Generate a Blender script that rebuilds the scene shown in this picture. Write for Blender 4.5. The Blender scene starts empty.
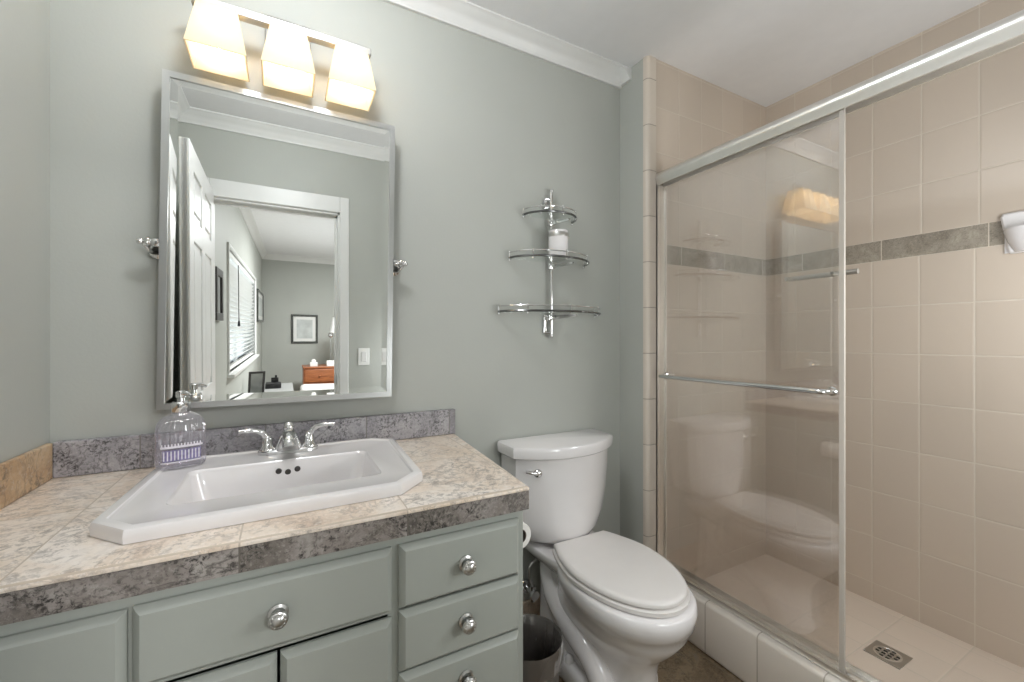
import bpy, bmesh, math, random
from mathutils import Vector, Matrix
random.seed(4)
C = bpy.context.scene.collection
SC = bpy.context.scene
PI = math.pi

# ------------------------------------------------------------------ camera, world, lights, exposure
cd = bpy.data.cameras.new('camera'); cam = bpy.data.objects.new('camera', cd); C.objects.link(cam)
cam.location = (0, 0, 1.195)
YAW = math.atan(228 / 422)
cam.rotation_euler = (PI / 2, 0, -YAW)
cd.sensor_width = 36; cd.lens = 36 * 422 / 1024; cd.shift_y = -0.001; cd.clip_start = 0.01
SC.camera = cam

w = bpy.data.worlds.new('daylight'); SC.world = w; w.use_nodes = True
w.node_tree.nodes['Background'].inputs[0].default_value = (0.78, 0.9, 1.0, 1)
w.node_tree.nodes['Background'].inputs[1].default_value = 0.9

SC.view_settings.view_transform = 'Standard'
SC.view_settings.look = 'None'
SC.view_settings.exposure = 0.0
SC.view_settings.gamma = 1.0
SC.view_settings.use_curve_mapping = False
SC.cycles.max_bounces = 14; SC.cycles.diffuse_bounces = 6; SC.cycles.glossy_bounces = 8
SC.cycles.transparent_max_bounces = 16; SC.cycles.transmission_bounces = 8
SC.cycles.caustics_reflective = False; SC.cycles.caustics_refractive = False
SC.cycles.sample_clamp_indirect = 6
SC.cycles.use_denoising = True


def area(name, loc, rot, sx, sy, energy, col=(1, 1, 1), shape='RECTANGLE'):
    l = bpy.data.lights.new(name, 'AREA'); l.shape = shape; l.size = sx; l.size_y = sy
    l.energy = energy; l.color = col
    o = bpy.data.objects.new(name, l); C.objects.link(o); o.location = loc; o.rotation_euler = rot
    return o


def fill_point(name, loc, r, energy, col=(1, 1, 1)):  # point light without a fixture, used for the added fills
    l = bpy.data.lights.new(name, 'POINT'); l.energy = energy; l.color = col; l.shadow_soft_size = r
    o = bpy.data.objects.new(name, l); C.objects.link(o); o.location = loc
    return o


fill_point('added_fill_high', (0.02, 0.86, 2.31), .08, 16.5, (.945, .975, 1))  # added fill under the ceiling, out of view, no fixture
fill_point('added_fill_shower', (1.66, 0.02, 1.38), .18, 17.5, (.95, .975, 1))  # invented fill to brighten the shower tiles, no lamp there
fill_point('added_fill_right', (0.88, 0.15, 1.0), .16, 9, (.95, .975, 1))  # made-up soft fill right of the camera, outside the mirror's view
area('added_fill_bedroom', (1.0, -2.6, 2.40), (0, 0, 0), 0.8, 0.8, 115, (.97, 0.985, 1), 'DISK')  # unseen fill added to brighten the bedroom
area('window_daylight', (-0.62, -2.4, 1.45), (0, -PI / 2, 0), 1.2, 2.9, 18, (0.88, 0.95, 1.0))


# ------------------------------------------------------------------ node helpers
def srgb(r, g, b):
    f = lambda c: (c / 255 / 12.92) if c / 255 <= 0.04045 else ((c / 255 + 0.055) / 1.055) ** 2.4
    return (f(r), f(g), f(b), 1)


class N:
    def __init__(s, name):
        s.m = bpy.data.materials.new(name); s.m.use_nodes = True
        s.t = s.m.node_tree; s.n = s.t.nodes; s.l = s.t.links
        s.b = s.n['Principled BSDF']; s.out = s.n['Material Output']

    def add(s, typ, **kw):
        n = s.n.new(typ)
        for k, v in kw.items():
            setattr(n, k, v)
        return n

    def link(s, a, b): s.l.new(a, b)

    def val(s, inp, v):
        if hasattr(v, 'is_linked') or isinstance(v, bpy.types.NodeSocket): s.link(v, inp)
        else: inp.default_value = v

    def math(s, op, a, b=None, c=None):
        n = s.add('ShaderNodeMath', operation=op)
        s.val(n.inputs[0], a)
        if b is not None: s.val(n.inputs[1], b)
        if c is not None: s.val(n.inputs[2], c)
        return n.outputs[0]

    def pos(s):
        if not hasattr(s, '_p'):
            g = s.add('ShaderNodeTexCoord'); x = s.add('ShaderNodeSeparateXYZ')
            s.link(g.outputs['Object'], x.inputs[0]); s._p = (g.outputs['Object'], x.outputs)
        return s._p

    def noise(s, scale, detail=3, rough=.55, dist=0, vec=None):
        n = s.add('ShaderNodeTexNoise'); n.inputs['Scale'].default_value = scale
        n.inputs['Detail'].default_value = detail; n.inputs['Roughness'].default_value = rough
        n.inputs['Distortion'].default_value = dist
        s.link(vec or s.pos()[0], n.inputs['Vector'])
        return n.outputs['Fac']

    def ramp(s, fac, stops, interp='LINEAR'):
        n = s.add('ShaderNodeValToRGB'); r = n.color_ramp; r.interpolation = interp
        while len(r.elements) < len(stops): r.elements.new(0.5)
        for e, (p, c) in zip(r.elements, stops):
            e.position = p; e.color = c
        s.link(fac, n.inputs[0]); return n.outputs[0]

    def mix(s, fac, a, b, mode='MIX'):
        n = s.add('ShaderNodeMix', data_type='RGBA', blend_type=mode)
        s.val(n.inputs[0], fac); s.val(n.inputs[6], a); s.val(n.inputs[7], b)
        return n.outputs[2]

    def bump(s, h, strength=.2, dist=.01):
        n = s.add('ShaderNodeBump'); n.inputs['Strength'].default_value = strength
        n.inputs['Distance'].default_value = dist
        s.link(h, n.inputs['Height']); s.link(n.outputs[0], s.b.inputs['Normal'])

    def set(s, col=None, rough=None, metal=None, spec=None, coat=None):
        for k, v in (('Base Color', col), ('Roughness', rough), ('Metallic', metal), ('Specular IOR Level', spec), ('Coat Weight', coat)):
            if v is not None: s.val(s.b.inputs[k], v)
        return s


def plain(name, col, rough=.5, metal=0, spec=.5, coat=0, var=.04, vscale=14, bump=0, bscale=200):
    n = N(name)
    d = tuple(max(0, c * (1 - var)) for c in col[:3]) + (1,)
    e = tuple(min(1, c * (1 + var)) for c in col[:3]) + (1,)
    c = n.ramp(n.noise(vscale, 2), [(.35, d), (.65, e)])
    n.set(c, rough, metal, spec, coat)
    if bump: n.bump(n.noise(bscale, 2), bump, .002)
    return n.m


def grid_mask(n, axes, width):
    """axes = [(socket, pitch, offset)], returns 1 on a joint line."""
    m = None
    for sck, p, o in axes:
        f = n.math('FRACT', n.math('DIVIDE', n.math('SUBTRACT', sck, o), p))
        a = n.math('MINIMUM', f, n.math('SUBTRACT', 1.0, f))
        k = n.math('LESS_THAN', n.math('MULTIPLY', a, p), width / 2)
        m = k if m is None else n.math('MAXIMUM', m, k)
    return m


def cell_rand(n, axes):
    cx = n.add('ShaderNodeCombineXYZ')
    for i, (sck, p, o) in enumerate(axes):
        n.link(n.math('FLOOR', n.math('DIVIDE', n.math('SUBTRACT', sck, o), p)), cx.inputs[i])
    wn = n.add('ShaderNodeTexWhiteNoise', noise_dimensions='3D'); n.link(cx.outputs[0], wn.inputs['Vector'])
    return wn.outputs['Value'], wn.outputs['Color']


def smooth_edge(n, axes, width):
    m = None
    for sck, p, o in axes:
        f = n.math('FRACT', n.math('DIVIDE', n.math('SUBTRACT', sck, o), p))
        a = n.math('MULTIPLY', n.math('MINIMUM', f, n.math('SUBTRACT', 1.0, f)), p)
        k = n.add('ShaderNodeMapRange', interpolation_type='SMOOTHSTEP'); n.link(a, k.inputs[0]); k.inputs[2].default_value = width
        m = k.outputs[0] if m is None else n.math('MINIMUM', m, k.outputs[0])
    return m


def ceramic_tile(name, ax, px, ox, pz, oz, ay='Z', col=srgb(203, 189, 174), grout=srgb(212, 202, 188)):
    n = N(name); p = n.pos()[1]
    axes = [(p[ax], px, ox), (p[ay], pz, oz)]
    g = grid_mask(n, axes, .0035)
    rv, _ = cell_rand(n, axes)
    base = n.mix(rv, tuple(c * .96 for c in col[:3]) + (1,), tuple(min(1, c * 1.03) for c in col[:3]) + (1,))
    base = n.mix(n.math('MULTIPLY', n.noise(9, 3), .25), base, tuple(c * .93 for c in col[:3]) + (1,))
    n.set(n.mix(g, base, grout), n.math('ADD', .33, n.math('MULTIPLY', g, .4)))
    e = smooth_edge(n, axes, .006)
    n.bump(n.math('ADD', e, n.math('MULTIPLY', n.noise(7, 1), .4)), .35, .0025)
    return n.m


def stone(name, axes_f, pal, grout, speck=.55, dark=srgb(70, 66, 62), scale=5, rough=.32, tint=None):
    n = N(name); p = n.pos()[1]; axes = axes_f(p)
    rv, rc = cell_rand(n, axes)
    off = n.add('ShaderNodeVectorMath', operation='MULTIPLY_ADD')
    n.link(rc, off.inputs[0]); off.inputs[1].default_value = (7, 5, 3); n.link(n.pos()[0], off.inputs[2])
    v = off.outputs[0]
    base = n.ramp(n.noise(scale, 8, .66, 1.0, v), [(.30, pal[0]), (.45, pal[1]), (.56, pal[2]), (.68, pal[3])])
    base = n.mix(n.math('MULTIPLY', rv, .4), base, tint or pal[1])
    blotch = n.ramp(n.noise(scale * 2.2, 5, .65, .9, v), [(.44, (0, 0, 0, 1)), (.60, (1, 1, 1, 1))])
    fine = n.noise(scale * 16, 6, .75, .4, v)
    sp = n.ramp(fine, [(.43, (1, 1, 1, 1)), (.52, (0, 0, 0, 1))])
    base = n.mix(n.math('MULTIPLY', n.math('MULTIPLY', sp, n.math('MULTIPLY_ADD', blotch, .8, .2)), speck), base, dark)
    vein = n.math('ABSOLUTE', n.math('SUBTRACT', n.noise(scale * .9, 6, .6, 1.6, v), .5))
    vm = n.ramp(vein, [(.0, (1, 1, 1, 1)), (.018, (0, 0, 0, 1))])
    base = n.mix(n.math('MULTIPLY', vm, speck * .6), base, dark)
    light = n.ramp(n.noise(scale * 22, 5, .7, .2, v), [(.53, (0, 0, 0, 1)), (.66, (1, 1, 1, 1))])
    base = n.mix(n.math('MULTIPLY', light, .45), base, pal[3])
    g = grid_mask(n, axes, .003)
    n.set(n.mix(g, base, grout), n.math('ADD', rough, n.math('MULTIPLY', fine, .15)))
    n.bump(n.math('SUBTRACT', n.math('MULTIPLY', fine, .35), g), .25, .002)
    return n.m


# ------------------------------------------------------------------ materials
M = {}
M['wall'] = plain('sage_wall_paint', srgb(178, 180, 174), .55, var=.015, vscale=3, bump=.12, bscale=120)
M['ceiling'] = plain('white_ceiling_paint', srgb(232, 232, 233), .7, var=.01, bump=.1, bscale=150)
M['trim'] = plain('white_trim_paint', srgb(224, 224, 222), .35, var=.01)
M['cabinet'] = plain('sage_cabinet_paint', srgb(164, 168, 162), .42, var=.012, vscale=5)
M['gap'] = plain('cabinet_inside', srgb(70, 72, 68), .7)
M['porcelain'] = plain('white_porcelain', srgb(231, 228, 228), .12, var=.008, coat=.3)
M['seat'] = plain('white_seat_plastic', srgb(226, 222, 219), .3, var=.008)
M['chrome'] = plain('chrome', srgb(225, 225, 225), .08, 1, var=.01)
M['nickel'] = plain('brushed_nickel', srgb(196, 195, 192), .3, 1, var=.03)
M['dark_chrome'] = plain('grey_chrome', srgb(120, 121, 120), .2, 1, var=.03)  # darker grey metal for lower shelf rails and picture frames
M['frame'] = plain('polished_steel_frame', srgb(200, 201, 200), .34, 1, var=.02)
M['alum'] = plain('satin_aluminium', srgb(236, 234, 230), .33, 1, var=.02)
M['mirror'] = plain('mirror_silver', srgb(243, 245, 243), .0, 1, var=.0)
M['black'] = plain('black_plastic', srgb(28, 28, 29), .4)
M['hole'] = plain('painted_hole_shade', srgb(62, 58, 55), .5)
M['white'] = plain('white_plastic', srgb(235, 235, 232), .35, var=.01)
M['paper'] = plain('tissue_paper', srgb(240, 238, 234), .9, var=.02, bump=.2)
M['card'] = plain('cardboard_core', srgb(120, 112, 105), .9)
M['wood'] = None
M['grout'] = plain('grout', srgb(190, 182, 170), .8)
n = N('cherry_wood'); p = n.pos()
mp = n.add('ShaderNodeMapping'); mp.inputs['Scale'].default_value = (2, 8, 30); n.link(p[0], mp.inputs[0])
n.set(n.ramp(n.noise(3, 5, .6, .8, mp.outputs[0]), [(.3, srgb(120, 66, 36)), (.6, srgb(172, 104, 62)), (.8, srgb(190, 122, 78))]), .35); M['wood'] = n.m

M['tile_back'] = ceramic_tile('beige_wall_tile', 'X', .155, 1.583, .199, .142)
M['tile_back_up'] = ceramic_tile('beige_wall_tile_upper', 'X', .155, 1.583, .2, 1.62)
M['tile_right'] = ceramic_tile('beige_wall_tile_side', 'Y', .155, .715, .199, .142)
M['tile_right_up'] = ceramic_tile('beige_wall_tile_side_upper', 'Y', .1595, .708, .2, 1.62)
M['tile_pan'] = ceramic_tile('beige_floor_tile', 'X', .155, 2.05, .2, .56, 'Y', col=srgb(222, 208, 194))
M['tile_curb'] = ceramic_tile('beige_curb_tile', 'Y', .2, .86, 5, -1, col=srgb(224, 216, 206), grout=srgb(180, 170, 158))
M['tile_nose'] = ceramic_tile('beige_bullnose_tile', 'X', 9, -3, .199, .142, col=srgb(214, 203, 190), grout=srgb(165, 153, 140))
GP = [srgb(96, 92, 88), srgb(128, 122, 116), srgb(150, 142, 136), srgb(178, 172, 166)]
M['band_x'] = stone('grey_stone_band', lambda p: [(p['X'], .31, 1.60), (p['Z'], 9, -3)], [srgb(120, 112, 100), srgb(150, 141, 128), srgb(165, 156, 142), srgb(190, 181, 166)], srgb(215, 205, 190), .5, srgb(92, 84, 74), 9)
M['band_y'] = stone('grey_stone_band_side', lambda p: [(p['Y'], .313, .525), (p['Z'], 9, -3)], [srgb(120, 112, 100), srgb(150, 141, 128), srgb(165, 156, 142), srgb(190, 181, 166)], srgb(215, 205, 190), .5, srgb(92, 84, 74), 9)
M['stone_top'] = stone('cream_stone_top', lambda p: [(p['X'], .292, -.068), (p['Y'], .31, 1.18)],
                       [srgb(194, 174, 158), srgb(226, 211, 196), srgb(236, 227, 218), srgb(243, 236, 230)], srgb(190, 176, 160), .6, srgb(112, 102, 94), 4, .26, srgb(208, 186, 156))
M['stone_edge'] = stone('grey_stone_edge', lambda p: [(p['X'], .2925, -.068), (p['Y'], .31, 1.18)],
                        [srgb(84, 78, 73), srgb(124, 117, 111), srgb(150, 142, 138), srgb(182, 177, 172)], srgb(104, 98, 92), 1.0, srgb(46, 43, 40), 6, .35)
M['stone_splash'] = stone('grey_stone_splash', lambda p: [(p['X'], .292, -.341), (p['Y'], 9, -3)],
                          [srgb(126, 123, 126), srgb(156, 153, 157), srgb(172, 168, 172), srgb(194, 190, 190)], srgb(125, 120, 116), 1.0, srgb(58, 56, 56), 7, .35)
M['stone_tan'] = stone('tan_stone_splash', lambda p: [(p['Y'], .30, 1.48), (p['Z'], 9, -3)],
                       [srgb(150, 118, 88), srgb(186, 154, 118), srgb(206, 180, 146), srgb(204, 192, 178)], srgb(150, 132, 110), .85, srgb(105, 90, 76), 4, .35)
M['floor'] = stone('brown_slate_floor', lambda p: [(p['X'], .305, 1.09), (p['Y'], .305, .88)],
                   [srgb(84, 70, 54), srgb(122, 104, 82), srgb(148, 130, 104), srgb(132, 124, 112)], srgb(120, 108, 92), .6, srgb(46, 37, 28), 6, .4)
M['base_stone'] = stone('tan_stone_baseboard', lambda p: [(p['X'], .305, .85), (p['Z'], 9, -3)],
                        [srgb(170, 148, 128), srgb(202, 182, 162), srgb(216, 198, 180), srgb(220, 208, 196)], srgb(150, 136, 120), .4, srgb(105, 92, 80), 6, .4)
M['carpet'] = plain('bedroom_carpet', srgb(178, 168, 154), .95, var=.08, vscale=90)
M['linen'] = plain('white_bedding', srgb(232, 230, 228), .9, var=.06, vscale=18, bump=.3, bscale=30)


def glass(name, tint=(1, 1, 1, 1), ior=1.5, boost=1.0, ribs=None, haze=0.0, hazecol=(1, 1, 1, 1)):
    n = N(name)
    tr = n.add('ShaderNodeBsdfTransparent'); tr.inputs[0].default_value = tint
    gl = n.add('ShaderNodeBsdfGlossy'); gl.inputs['Roughness'].default_value = 0.0; gl.inputs[0].default_value = (1, 1, 1, 1)
    lw = n.add('ShaderNodeLayerWeight'); lw.inputs[0].default_value = .5       # facing = 1 - |cos|
    f0 = ((ior - 1) / (ior + 1)) ** 2
    fr = n.math('MULTIPLY_ADD', n.math('POWER', lw.outputs['Facing'], 5.0), 1 - f0, f0)
    base = tr.outputs[0]
    if haze:
        df = n.add('ShaderNodeBsdfDiffuse'); df.inputs[0].default_value = hazecol
        mh = n.add('ShaderNodeMixShader'); mh.inputs[0].default_value = haze
        n.link(base, mh.inputs[1]); n.link(df.outputs[0], mh.inputs[2]); base = mh.outputs[0]
    mx = n.add('ShaderNodeMixShader')
    n.link(n.math('MINIMUM', n.math('MULTIPLY', fr, boost), 1.0), mx.inputs[0])
    n.link(base, mx.inputs[1]); n.link(gl.outputs[0], mx.inputs[2])
    n.link(mx.outputs[0], n.out.inputs[0])
    return n.m


M['glass'] = glass('shower_glass', (.965, .96, .955, 1), 1.5, 2.3)
M['glass_edge'] = glass('shelf_glass', (.95, .97, .96, 1), 1.5, 1.0)
M['bottle'] = glass('bottle_glass', (.90, .89, .93, 1), 1.45, 3.0, haze=.08, hazecol=(.9, .88, .92, 1))
M['pane'] = glass('window_glass', (1, 1, 1, 1), 1.45)
M['liner'] = glass('plastic_liner', (.45, .41, .38, 1), 1.45, 3, haze=.7, hazecol=(.13, .115, .105, 1))

n = N('frosted_shade_glass')
df = n.add('ShaderNodeBsdfDiffuse'); df.inputs[0].default_value = srgb(246, 236, 214)
tl = n.add('ShaderNodeBsdfTranslucent'); tl.inputs[0].default_value = srgb(250, 238, 214)
mx = n.add('ShaderNodeMixShader'); mx.inputs[0].default_value = .5
n.link(df.outputs[0], mx.inputs[1]); n.link(tl.outputs[0], mx.inputs[2]); n.link(mx.outputs[0], n.out.inputs[0]); M['shade'] = n.m
n = N('lit_bulb'); n.set((1, .93, .8, 1), .5)
n.b.inputs['Emission Color'].default_value = (1, .94, .85, 1); n.b.inputs['Emission Strength'].default_value = 62; M['bulb'] = n.m


# ------------------------------------------------------------------ geometry helpers (everything authored in world coordinates)
BASE = {}


def thing(name, label, cat, loc=(0, 0, 0), group=None):
    o = bpy.data.objects.new(name, None); C.objects.link(o); o.empty_display_size = .05
    o.location = loc; o['label'] = label; o['category'] = cat
    if group: o['group'] = group
    BASE[o.name] = Matrix.Translation(-Vector(loc))
    return o


def tag(o, label, cat, group=None):
    o['label'] = label; o['category'] = cat
    if group: o['group'] = group
    return o


def obj(name, bm, mats, parent=None, smooth=None, label=None):
    me = bpy.data.meshes.new(name)
    bmesh.ops.recalc_face_normals(bm, faces=bm.faces[:])
    if smooth is not None:
        for f in bm.faces: f.smooth = True
        for e in bm.edges:
            if len(e.link_faces) == 2 and e.calc_face_angle(0) > math.radians(smooth): e.smooth = False
    bm.to_mesh(me); bm.free()
    o = bpy.data.objects.new(name, me); C.objects.link(o)
    for m in (mats if isinstance(mats, (list, tuple)) else [mats]): me.materials.append(m)
    if parent:
        o.parent = parent; o.matrix_parent_inverse = BASE.get(parent.name, Matrix.Identity(4))
    if label: o['label'] = label
    return o


def struct(name, bm, mats, parent=None, smooth=None):
    o = obj(name, bm, mats, parent, smooth); o['kind'] = 'structure'; return o


def dup(root, delta, label=None, parent=None):
    c = root.copy(); C.objects.link(c)
    if parent: c.parent = parent
    else:
        c.location = Vector(root.location) + Vector(delta)
        if label: c['label'] = label
    for ch in [o for o in root.children]: dup(ch, (0, 0, 0), None, c)
    return c


def nb(): return bmesh.new()


def box(bm, x0, x1, y0, y1, z0, z1, bev=0, seg=2, mat=0, xf=None):
    r = bmesh.ops.create_cube(bm, size=1); vs = r['verts']
    for v in vs:
        v.co = Vector(((x0 + x1) / 2 + v.co.x * (x1 - x0), (y0 + y1) / 2 + v.co.y * (y1 - y0), (z0 + z1) / 2 + v.co.z * (z1 - z0)))
    fs = {f for v in vs for f in v.link_faces}
    if bev:
        es = list({e for v in vs for e in v.link_edges})
        rr = bmesh.ops.bevel(bm, geom=es, offset=bev, segments=seg, profile=.5, affect='EDGES')
        fs |= set(rr['faces']); vs = list({v for f in fs if f.is_valid for v in f.verts})
    for f in fs:
        if f.is_valid: f.material_index = mat
    if xf is not None:
        for v in vs: v.co = xf @ v.co
    return vs


def loft(bm, rings, close=True, cap0=True, cap1=True, mat=0):
    vr = [[bm.verts.new(p) for p in r] for r in rings]
    n = len(vr[0])
    for a, b in zip(vr, vr[1:]):
        for i in range(n if close else n - 1):
            j = (i + 1) % n
            f = bm.faces.new((a[i], a[j], b[j], b[i])); f.material_index = mat
    if cap0: bm.faces.new(list(reversed(vr[0]))).material_index = mat
    if cap1: bm.faces.new(vr[-1]).material_index = mat
    return vr


def lathe(bm, prof, c, n=32, axis='Z', mat=0, cap0=False, cap1=False):
    rings = []
    for r, h in prof:
        ring = []
        for i in range(n):
            a = 2 * PI * i / n; u, v = max(r, 1e-5) * math.cos(a), max(r, 1e-5) * math.sin(a)
            if axis == 'Z': q = (u, v, h)
            elif axis == 'Y': q = (u, h, v)
            else: q = (h, u, v)
            ring.append(Vector(c) + Vector(q))
        rings.append(ring)
    return loft(bm, rings, True, cap0, cap1, mat)


def tube(bm, pts, r, n=10, mat=0, closed=False):
    pts = [Vector(p) for p in pts]; R = r if isinstance(r, (list, tuple)) else [r] * len(pts)
    rings = []; up = None
    for i, p in enumerate(pts):
        if closed: d = pts[(i + 1) % len(pts)] - pts[i - 1]
        else: d = pts[min(i + 1, len(pts) - 1)] - pts[max(i - 1, 0)]
        d.normalize()
        if up is None: up = Vector((0, 0, 1)) if abs(d.z) < .9 else Vector((1, 0, 0))
        s = d.cross(up)
        if s.length < 1e-4: s = d.cross(Vector((.3, 1, .2)))
        s.normalize(); up = s.cross(d).normalized()
        rings.append([p + (s * math.cos(2 * PI * k / n) + up * math.sin(2 * PI * k / n)) * R[i] for k in range(n)])
    if closed: rings.append(rings[0])
    return loft(bm, rings, True, not closed, not closed, mat)


def spline(pts, k=8):
    pts = [Vector(p) for p in pts]; P = [pts[0] * 2 - pts[1]] + pts + [pts[-1] * 2 - pts[-2]]; out = []
    for i in range(1, len(P) - 2):
        for t in range(k):
            t /= k; a, b, c_, d = P[i - 1], P[i], P[i + 1], P[i + 2]
            out.append(.5 * ((2 * b) + (c_ - a) * t + (2 * a - 5 * b + 4 * c_ - d) * t * t + (3 * b - a - 3 * c_ + d) * t ** 3))
    out.append(pts[-1]); return out


def ball(bm, c, r, n=20, sz=1, mat=0):
    rr = bmesh.ops.create_uvsphere(bm, u_segments=n, v_segments=max(8, n // 2), radius=r)
    for v in rr['verts']: v.co = Vector((v.co.x, v.co.y, v.co.z * sz)) + Vector(c)
    for f in {f for v in rr['verts'] for f in v.link_faces}: f.material_index = mat


def prism(bm, poly, z0, z1, mat=0):
    return loft(bm, [[(x, y, z0) for x, y in poly], [(x, y, z1) for x, y in poly]], True, True, True, mat)


def offset_poly(poly, d):
    """inset a convex counter-clockwise polygon"""
    n = len(poly); out = []
    for i in range(n):
        p0, p1, p2 = Vector(poly[i - 1]), Vector(poly[i]), Vector(poly[(i + 1) % n])
        a = (p1 - p0).normalized(); b = (p2 - p1).normalized()
        na, nb_ = Vector((-a.y, a.x)), Vector((-b.y, b.x))
        m = (na + nb_).normalized(); k = d / max(.2, m.dot(na))
        out.append(tuple(p1 + m * k))
    return out


def plate_hole(bm, outer, inner, z, mat=0):
    ov = [bm.verts.new((x, y, z)) for x, y in outer]; iv = [bm.verts.new((x, y, z)) for x, y in inner]
    es = [bm.edges.new((ov[i], ov[(i + 1) % len(ov)])) for i in range(len(ov))] + [bm.edges.new((iv[i], iv[(i + 1) % len(iv)])) for i in range(len(iv))]
    r = bmesh.ops.triangle_fill(bm, use_beauty=True, edges=es)
    for f in r['geom']:
        if isinstance(f, bmesh.types.BMFace): f.material_index = mat
    return ov, iv


def superellipse(cx, cy, hw, lf, lb, nf=2.0, nbk=2.0, n=64):
    pts = []
    for i in range(n):
        a = 2 * PI * i / n; c_, s_ = math.cos(a), math.sin(a)
        e = nbk if s_ > 0 else nf; L = lb if s_ > 0 else lf
        pts.append((cx + hw * math.copysign(abs(c_) ** (2 / e), c_), cy + L * math.copysign(abs(s_) ** (2 / e), s_)))
    return pts


def rrect(x0, x1, y0, y1, r, k=6):
    pts = []
    for cx, cy, a0 in ((x1 - r, y1 - r, 0), (x0 + r, y1 - r, 90), (x0 + r, y0 + r, 180), (x1 - r, y0 + r, 270)):
        for i in range(k + 1):
            a = math.radians(a0 + 90 * i / k); pts.append((cx + r * math.cos(a), cy + r * math.sin(a)))
    return pts


# ------------------------------------------------------------------ the setting: bathroom shell
CEIL = 2.43
XL, XR, YB, YS, YF = -.523, 2.25, 1.5, 1.33, -.07      # left wall, right tile wall, back wall, shower back wall, door wall
XRET = 1.386
b = nb(); box(b, XL - .1, XR + .1, -.18, YB + .1, -.1, 0); struct('floor', b, M['floor'])
b = nb(); box(b, XL - .1, XR + .1, -.18, YB + .1, CEIL, CEIL + .1); struct('ceiling', b, M['ceiling'])
b = nb(); box(b, XL - .1, XRET + .02, YB, YB + .1, 0, CEIL); struct('wall_back', b, M['wall'])
b = nb(); box(b, XL - .1, XL, YF - .11, YB, 0, CEIL); struct('wall_left', b, M['wall'])
b = nb(); box(b, XRET, XRET + .012, YS + .022, YB, 0, CEIL); struct('wall_return', b, M['wall'])


def banded_wall(bm, axis, lo, hi, p0, p1):
    """three slots: below, stone band, above"""
    for z0, z1, m in ((0, 1.535, 0), (1.535, 1.62, 1), (1.62, CEIL, 2)):
        if axis == 'X': box(bm, lo, hi, p0, p1, z0, z1, mat=m)
        else: box(bm, p0, p1, lo, hi, z0, z1, mat=m)


b = nb(); banded_wall(b, 'X', XRET + .03, XR + .1, YS, YB + .1); struct('wall_shower_back', b, [M['tile_back'], M['band_x'], M['tile_back_up']])
b = nb(); banded_wall(b, 'Y', YF - .11, YS, XR, XR + .1); struct('wall_shower_right', b, [M['tile_right'], M['band_y'], M['tile_right_up']])
# rounded bullnose tiles up the corner of the shower wall
b = nb(); RR = .018
prof = [(XRET + .048, YS + .02), (XRET + .048, YS - .004)] + [(XRET - .002 + RR - RR * math.sin(a), YS - .004 + RR - RR * math.cos(a)) for a in [PI / 2 * i / 8 for i in range(9)]] + [(XRET - .002, YS + .024), (XRET + .03, YS + .024)]
prism(b, prof, 0, CEIL); struct('trim_1', b, M['tile_nose'], None, 40)

# door wall with an opening, in two jambs and a head
OX0, OX1, OZ = -.375, .319, 1.976
b = nb(); box(b, XL, OX0, YF - .11, YF, 0, CEIL); box(b, OX1, XR, YF - .11, YF, 0, CEIL); box(b, OX0, OX1, YF - .11, YF, OZ, CEIL)
struct('wall_front', b, M['wall'])
b = nb()
for y0, y1 in ((YF, YF + .016), (YF - .126, YF - .11)):
    for x0, x1, z0, z1 in ((OX0 - .058, OX0, 0, OZ + .1), (OX1, OX1 + .055, 0, OZ + .1), (OX0, OX1, OZ, OZ + .1)):
        box(b, x0, x1, y0, y1, z0, z1, .004)
for x0, x1 in ((OX0, OX0 + .012), (OX1 - .012, OX1)): box(b, x0, x1, YF - .11, YF, 0, OZ)
box(b, OX0, OX1, YF - .11, YF, OZ - .012, OZ)
box(b, OX1 - .024, OX1 - .012, YF - .075, YF - .04, 0, OZ - .012); box(b, OX0, OX1, YF - .075, YF - .04, OZ - .026, OZ - .012)
struct('trim_2', b, M['trim'])
b = nb(); box(b, OX1 - .014, OX1 - .0115, YF - .038, YF - .012, .86, .92); struct('trim_3', b, M['nickel'])


# crown mouldings
def crown(bm, p0, p1, inward, drop=.075, run=.07):
    p0, p1, nn = Vector(p0), Vector(p1), Vector(inward)
    prof = [(0, drop), (.012, drop), (.014, drop * .86), (.02, drop * .78), (.026, drop * .58), (.040, drop * .38), (.054, drop * .28), (.058, drop * .2), (run - .006, drop * .15), (run, drop * .1), (run, 0), (0, 0)]
    loft(bm, [[p0 + nn * a + Vector((0, 0, -h)) for a, h in prof], [p1 + nn * a + Vector((0, 0, -h)) for a, h in prof]])


b = nb(); crown(b, (XL, YB, CEIL), (XRET, YB, CEIL), (0, -1, 0), .06); struct('trim_4', b, M['trim'], None, 50)
b = nb(); crown(b, (XL, YF, CEIL), (XL, YB, CEIL), (1, 0, 0), .06); struct('trim_5', b, M['trim'], None, 50)
b = nb(); crown(b, (XL, YF, CEIL), (XR, YF, CEIL), (0, 1, 0), .068); struct('trim_6', b, M['trim'], None, 50)
b = nb(); crown(b, (XRET, YB, CEIL), (XRET, YB - .075, CEIL), (-1, 0, 0), .055, .022); struct('trim_7', b, M['trim'], None, 50)
b = nb(); box(b, .5, XRET, YB - .012, YB, 0, .125, .003); struct('baseboard_back', b, M['base_stone'])

# curb and shower floor
b = nb(); box(b, 1.47, XR, YF, YS, 0, .06); struct('floor_shower', b, M['tile_pan'])
b = nb(); box(b, 1.405, 1.535, YF, YS, 0, .20, .014, 3); struct('trim_8', b, M['tile_curb'], None, 40)

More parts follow.
